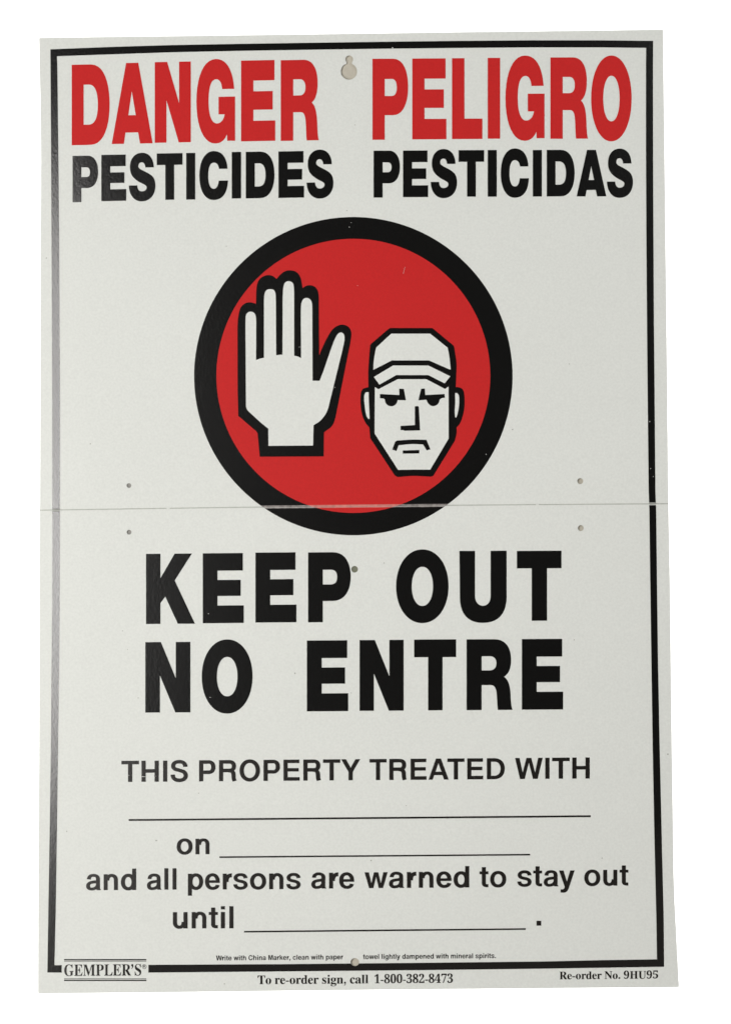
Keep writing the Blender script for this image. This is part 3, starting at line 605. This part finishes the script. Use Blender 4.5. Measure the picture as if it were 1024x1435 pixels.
OUT_R = [(929.3, 1288), (926.8, 1184), (923.7, 1050), (921.4, 930), (919.8, 810), (918.8, 715), (917.7, 690), (916.7, 570),
         (915.6, 450), (914.9, 330), (914.4, 210), (914.3, 90), (914.5, 57.3)]
OUT_T = [(840, 56.5), (740, 56.5), (640, 57.3), (540, 58.5), (440, 59.9), (340, 61.4), (240, 63.2), (160, 65.6)]
border = OUT_L + OUT_B + IN_B + IN_L + IN_T + IN_R + IN_BR + OUT_BR + OUT_R + OUT_T
GR = band(-2.1, 2.1)
sheet('printed_border', [[border]], M_black, root, 0.0001, cuts=[GR, HOLE_B], grid=25)
sheet('worn_ink', [[border]], M_scuff_b, root, 0.00006, keep=[band(-2.1, 2.1)], cuts=[band(0.3, 1.2)], grid=25,
      kind='stuff', label='greyed ink of the border where it crosses the fold')

# ---- headings
HEAD = [
    ('red', [('D', 100.9, 154, 90.3, 203.0), ('A', 156.9, 214.2, 88.1, 201.3), ('N', 217.1, 267.6, 86.6, 199.7),
             ('G', 275.4, 329.6, 82.7, 201.1), ('E', 337.9, 385.8, 84.5, 197.7), ('R', 393.4, 446.8, 83.9, 197)], -.0195, 'DANGER'),
    ('red', [('P', 521.7, 571.7, 82.3, 195.8), ('E', 577.4, 625.2, 81.9, 195.2), ('L', 633, 675.6, 81.5, 194.8),
             ('I', 683, 700.4, 81.1, 194.4), ('G', 707.8, 762.5, 77.8, 197.3), ('R', 770.7, 823.4, 80.4, 194.4),
             ('O', 827.7, 884.4, 77.8, 198.1)], -.005, 'PELIGRO'),
    ('blk', [('P', 102.1, 137.9, 218.2, 283.2), ('E', 142.3, 177.3, 216.8, 281.6), ('S', 180.8, 218.1, 214.1, 282.2),
             ('T', 219.9, 256, 214.8, 279.9), ('I', 261.1, 273.8, 214.3, 279.7), ('C', 279.5, 319.7, 211.7, 280.3),
             ('I', 324.9, 338, 212.9, 278.1), ('D', 344.5, 384.7, 212.5, 277.7), ('E', 390.2, 426.1, 211.9, 277.1),
             ('S', 429.6, 467.1, 209.6, 278.3)], -.017, 'PESTICIDES'),
    ('blk', [('P', 523.3, 560.2, 211.1, 276.8), ('E', 564.5, 599.6, 210.9, 276.2), ('S', 603.2, 640.1, 208.8, 277.7),
             ('T', 642.2, 678, 210.4, 275.6), ('I', 683, 695.7, 210.2, 275.6), ('C', 701.2, 740.6, 208, 277.1),
             ('I', 746.1, 758.8, 210.2, 275.4), ('D', 765.6, 804.7, 210, 275.2), ('A', 807.4, 849, 210, 275.2),
             ('S', 849.8, 886.3, 208.2, 277.3)], -.004, 'PESTICIDAS'),
    ('blk', [('K', 204.9, 273.3, 775.9, 874.2), ('E', 284.3, 341.7, 775.2, 873.2), ('E', 358, 415.4, 774.2, 872.2),
             ('P', 431.7, 491.4, 773.9, 871.9)], -.008, 'KEEP'),
    ('blk', [('O', 554.8, 628.2, 769.9, 873.2), ('U', 643.4, 709.5, 771.9, 872.9), ('T', 723.8, 786.2, 771.9, 869.9)], -.005, 'OUT'),
    ('blk', [('N', 203.9, 267, 899.7, 998.4), ('O', 282.9, 354, 896.1, 1000)], -.007, 'NO'),
    ('blk', [('E', 430, 487.8, 897.4, 996.7), ('N', 503.7, 565.4, 896.8, 996), ('T', 580, 638.8, 896.1, 995.4),
             ('R', 653.4, 717.8, 895.8, 995), ('E', 730.8, 788.5, 895.4, 994.4)], -.006, 'ENTRE'),
]
for colr, letters, slope, word in HEAD:
    for ch, x0, x1, y0, y1 in letters:
        shp = [[[(x0 + u * (x1 - x0), y0 + v * (y1 - y0) + slope * (u - .5) * (x1 - x0)) for u, v in c] for c in s]
               for s in head_glyph(ch)]
        sheet('printed_letter', shp, M_red if colr == 'red' else M_black, root, 0.0001, grid=25,
              label='%s letter %s of the word %s' % ('red' if colr == 'red' else 'black', ch, word))

# ---- emblem


def spline(pts, k=6):
    """closed outline; (x, y) points are passed smoothly, (x, y, 1) points are corners"""
    n = len(pts)
    out = []
    for i in range(n):
        p0, p1, p2, p3 = pts[i - 1], pts[i], pts[(i + 1) % n], pts[(i + 2) % n]
        c1, c2 = len(p1) == 3, len(p2) == 3
        if c1 and c2:
            out.append(p1[:2])
            continue
        m1 = ((p2[0] - p1[0]) * 1.0, (p2[1] - p1[1]) * 1.0) if c1 else ((p2[0] - p0[0]) / 2, (p2[1] - p0[1]) / 2)
        m2 = ((p2[0] - p1[0]) * 1.0, (p2[1] - p1[1]) * 1.0) if c2 else ((p3[0] - p1[0]) / 2, (p3[1] - p1[1]) / 2)
        for j in range(k):
            t = j / k
            h0, h1 = 2 * t ** 3 - 3 * t * t + 1, t ** 3 - 2 * t * t + t
            h2, h3 = -2 * t ** 3 + 3 * t * t, t ** 3 - t * t
            out.append((h0 * p1[0] + h1 * m1[0] + h2 * p2[0] + h3 * m2[0], h0 * p1[1] + h1 * m1[1] + h2 * p2[1] + h3 * m2[1]))
    return out


def at(pts, ox, oy, k):
    return [(p[0] / k + ox, p[1] / k + oy) + tuple(p[2:]) for p in pts]


ring_o = circle(495.0, 527.1, 222.8, 180, 223.0)
ring_i = circle(495.0, 526.7, 191.6, 160, 192.1)
ringo = sheet('prohibition_ring', [[ring_o, ring_i]], M_black, root, 0.0001, cuts=[GR], grid=25)
disc = sheet('red_disc', [[ring_i]], M_red, root, 0.0001, cuts=[GR], grid=25)
sheet('worn_ink', [[ring_o, ring_i]], M_scuff_k, root, 0.00006, keep=[GR], cuts=[band(0.45, 1.0)], grid=25,
      kind='stuff', label='cracked grey ink of the black ring along the fold')
sheet('worn_ink', [[ring_i]], M_scuff_r, root, 0.00006, keep=[GR], cuts=[band(0.45, 0.8)], grid=25,
      kind='stuff', label='cracked pinkish ink of the red disc along the fold')
C1 = 1
hand_o = [(226, 1383, 1), (210, 1215, 1), (198, 1198, 1), (72, 1090, 1), (67, 900, 1), (66, 450, 1), (72, 375), (88, 315), (118, 284), (155, 275),
          (199, 285, 1), (200, 210, 1), (207, 145), (228, 105), (268, 82), (312, 83), (347, 107, 1), (365, 84), (400, 55), (440, 45), (485, 56),
          (517, 95), (533, 172, 1), (560, 156), (600, 154), (634, 178), (648, 225), (649, 300, 1), (652, 655, 1), (672, 605), (708, 530),
          (745, 472), (785, 442), (828, 436), (866, 456), (882, 500), (874, 570, 1), (822, 830, 1), (772, 1085, 1), (760, 1130),
          (745, 1160), (730, 1176, 1), (686, 1208, 1), (684, 1381, 1)]
hand_w = [(288, 1305, 1), (287, 1182, 1), (235, 1140, 1), (150, 1062, 1), (135, 1045), (127, 1022, 1), (123, 420, 1), (126, 372), (138, 350), (160, 342), (184, 350),
          (197, 375), (200, 420, 1), (199, 690, 1), (225, 680), (256, 672, 1), (256, 270, 1), (260, 215), (274, 188), (300, 180), (326, 187),
          (338, 212), (341, 270, 1), (343, 655, 1), (389, 650, 1), (390, 250, 1), (394, 175), (406, 135), (432, 123), (460, 134), (470, 165),
          (472, 250, 1), (472, 658, 1), (498, 664), (522, 675, 1), (520, 350, 1), (523, 290), (535, 256), (560, 243), (588, 255),
          (600, 285), (602, 350, 1), (604, 838, 1), (655, 838, 1), (690, 745), (742, 595), (776, 515), (806, 491), (829, 507),
          (832, 550), (815, 630, 1), (728, 985, 1), (714, 1040), (692, 1085), (655, 1128), (611, 1157, 1), (608, 1303, 1)]
hand = sheet('hand_outline', [[spline(at(hand_o, 320, 370, 5.122))]], M_black, disc, 0.0002, grid=25)
sheet('hand_shape', [[spline(at(hand_w, 320, 370, 5.122))]], M_board, disc, 0.0003, grid=25, label='white open palm raised to say stop')
F = lambda p: at(p, 490, 440, 5.689)
head_o = [(320, 112, 1), (655, 112, 1), (667, 120, 1), (826, 252, 1), (832, 272), (846, 360), (850, 420), (844, 583, 1), (870, 585), (899, 602), (912, 645),
          (913, 740), (896, 825), (875, 875), (850, 905, 1), (850, 950), (836, 1012, 1), (665, 1290, 1), (645, 1297, 1), (510, 1291), (380, 1300, 1),
          (358, 1287, 1), (163, 990, 1), (155, 905, 1), (122, 862), (98, 800), (86, 720), (87, 640), (104, 598), (148, 583, 1), (147, 480),
          (152, 380), (162, 250, 1), (172, 236, 1), (305, 122, 1)]


def corners(p):
    return [q[:2] + (1,) for q in p]


head = sheet('head_outline', [[spline(F(head_o))]], M_black, disc, 0.0002, grid=25)
for nm, pts, lb in [
    ('cap_crown', [(330, 157, 1), (640, 157, 1), (778, 268, 1), (792, 335), (803, 443, 1), (790, 440, 1), (630, 370, 1), (335, 370, 1), (188, 445, 1),
                   (190, 385), (203, 300), (210, 268, 1)], 'white crown of the cap'),
    ('cap_peak', corners([(345, 411), (625, 411), (800, 497), (755, 553), (625, 487), (370, 487), (236, 563), (192, 502)]), None),
    ('face_shape', corners([(200, 583), (228, 600), (382, 520), (610, 520), (758, 598), (786, 578), (787, 993), (640, 1241), (510, 1241),
                            (385, 1243), (198, 953)]), None),
    ('ear_shape', [(128, 626), (150, 623, 1), (152, 700), (158, 836, 1), (145, 832), (128, 795), (116, 700), (116, 650)], None),
    ('ear_shape', [(838, 632, 1), (856, 632), (870, 660), (869, 730), (858, 795), (846, 825), (838, 820, 1), (836, 770), (840, 700)], None),
]:
    sheet(nm, [[spline(F(pts))]], M_board, disc, 0.0003, grid=25, label=lb)
for nm, pts in [
    ('brow_and_eye', [(240, 638, 1), (395, 646, 1), (393, 595, 1), (430, 597, 1), (447, 688, 1), (382, 686, 1), (372, 712), (352, 731), (328, 735), (303, 728),
                      (285, 708), (278, 680, 1), (265, 674), (240, 672, 1)]),
    ('brow_and_eye', [(755, 638, 1), (601, 646, 1), (597, 594, 1), (568, 596, 1), (546, 688, 1), (610, 684, 1), (622, 710), (642, 729), (664, 734), (690, 727),
                      (708, 708), (716, 682, 1), (735, 670), (757, 668, 1)]),
    ('nose', [(518, 737, 1), (533, 734), (549, 738, 1), (560, 928, 1), (432, 931, 1), (430, 926, 1), (404, 925, 1), (405, 892, 1), (518, 886, 1)]),
    ('mouth', [(338, 1080, 1), (362, 1017, 1), (378, 1009, 1), (490, 1002), (610, 1003, 1), (642, 1080, 1), (612, 1087, 1), (584, 1040, 1),
               (490, 1037), (388, 1047, 1), (372, 1093, 1)]),
    ('chin_line', [(422, 1088, 1), (553, 1084, 1), (553, 1112, 1), (422, 1113, 1)]),
]:
    sheet(nm, [[spline(F(pts))]], M_black, disc, 0.0004, grid=25)

# ---- body text
U = 0.0412
for tx, x0, x1, y0, y1, u in [
    ('THIS', 170.5, 263.6, 1095.8, 1095.2, U), ('PROPERTY', 279.1, 504.6, 1095, 1093.4, U),
    ('TREATED', 517.5, 706.9, 1093.3, 1091.9, U), ('WITH', 721.2, 825.8, 1091.8, 1091, U),
    ('on', 247.8, 293.8, 1197.3, 1197.1, .0410),
    ('and', 121, 191.2, 1247.5, 1247.2, .0418), ('all', 206.1, 247.6, 1247, 1246.7, .0418), ('persons', 263.5, 421.3, 1246.7, 1246, .0418),
    ('are', 436.1, 496.3, 1245.3, 1245, .0418), ('warned', 510.6, 657.2, 1244.7, 1243.6, .0418), ('to', 671.5, 709, 1243.4, 1243.2, .0418),
    ('stay', 724.3, 804.7, 1242.4, 1242, .0418), ('out', 818.1, 879.8, 1241.4, 1241, .0418), ('until', 242.5, 327.4, 1301.2, 1300.9, .0432),
]:
    printed(tx, TXT, x0, x1, y0, y1, u, M_small, parent=root, label='black word %s' % tx)
sheet('full_stop', [[rect(751.2, 1290.4, 757.9, 1297.2)]], M_small, root, 0.0001)
for x0, y0, x1, y1, t in [(180.6, 1149.2, 827.2, 1143.8, 2.6), (307.7, 1201.2, 742.4, 1197.7, 2.2), (342.1, 1305.7, 736.2, 1301.9, 2.3)]:
    sheet('writing_line', [[[(x0, y0 - t / 2), (x1, y1 - t / 2), (x1, y1 + t / 2), (x0, y0 + t / 2)]]], M_small, root, 0.0001, grid=25)
for tx, x0, x1, y0, y1 in [('Write with China Marker, clean with paper', 302.9, 480.6, 1346.0, 1344.3),
                           ('towel lightly dampened with mineral spirits.', 508.6, 694.4, 1344.1, 1342.6)]:
    printed(tx, TXT, x0, x1, y0, y1, .0096, M_small, 'instruction_text', parent=root, label='small black line of cleaning instructions', bold=10)
printed('To re-order sign, call', SERIF, 361.1, 516.1, 1379.2, 1378.1, .0268, M_small, 'reorder_text', parent=root, bold=12)
printed('1-800-382-8473', SERIF, 524.5, 634.2, 1378, 1377.2, .0268, M_small, 'reorder_text', parent=root, bold=12)
printed('Re-order No. 9HU95', SERIF, 783.3, 921.5, 1372.4, 1371.2, .0235, M_small, 'reorder_text', parent=root, bold=12)
printed('GEMPLER\u2019S', SERIF, 90.3, 198.2, 1367.6, 1366.9, .0345, M_small, 'maker_name', parent=root, bold=6)
reg = [[circle(202.4, 1354.6, 3.2, 24), circle(202.4, 1354.6, 2.65, 24)]]
reg += [[[(x * .0052 + 202.4 - 1.9, 1356.5 - y * .0052) for x, y in c] for c in s] for s in TXT['R'][1]]
sheet('registered_mark', reg, M_small, root, 0.0001)
for y, t, m in [(1344.95, 1.9, M_small), (1347.2, .9, M_grey), (1371.7, .9, M_small), (1373.9, 1.7, M_small)]:
    sheet('maker_rule', [[rect(90.2, y - t / 2, 205.4, y + t / 2)]], m, root, 0.0001, grid=25)

# ---- dust and small marks
rng = random.Random(4)
marks = []
for x, y, r in [(317.4, 345, .8), (486, 295, .9), (797, 510, .8), (497, 175, .8), (413.4, 943.6, 1.2), (492, 971, .9), (194, 978, .8),
                (804, 896.8, .9), (538, 789, .9), (219, 1178, 1.2), (278.5, 1111.5, .8), (569, 1129, .8), (520, 1206, 1.2), (935, 1057, 1.2),
                (314.7, 1378.6, 1.0), (717.5, 602, 1.2), (843, 1202.5, .9), (65.5, 361.5, 1.0), (127, 622, .9), (172, 884, .8), (179, 910, .7),
                (220, 1178, .9), (94, 1165, .9)]:
    n = 9
    marks.append([[(x + r * rng.uniform(.7, 1.2) * math.cos(6.283 * i / n), y + r * rng.uniform(.6, 1.1) * math.sin(6.283 * i / n)) for i in range(n)]])
sheet('dust_specks', marks, M_speck, root, 0.00012, kind='stuff')
nicks = [[[(567.15, 374), (567.4, 374.2), (564.9, 383.6), (564.7, 383.4)]], [circle(500.9, 400.3, .4, 8)], [circle(680.6, 636.6, .55, 8)],
         [circle(489.4, 318.2, .5, 8)], [circle(492, 312, .35, 8)], [circle(292.3, 860, .5, 8)], [circle(294.6, 977.3, .5, 8)],
         [circle(549.8, 67, .8, 8)], [circle(909.7, 590.8, .55, 8)], [circle(911, 656.5, .5, 8)], [circle(914.8, 668, .45, 8)],
         [circle(181, 1086.5, .5, 8)], [circle(200.7, 1088, .5, 8)], [rect(198.5, 1088.2, 204.5, 1088.7)], [circle(218.8, 1087.6, .45, 8)],
         [circle(419.5, 486.5, .4, 8)], [circle(469, 543, .4, 8)]]
sheet('ink_nicks', nicks, M_board, root, 0.00045, kind='stuff')
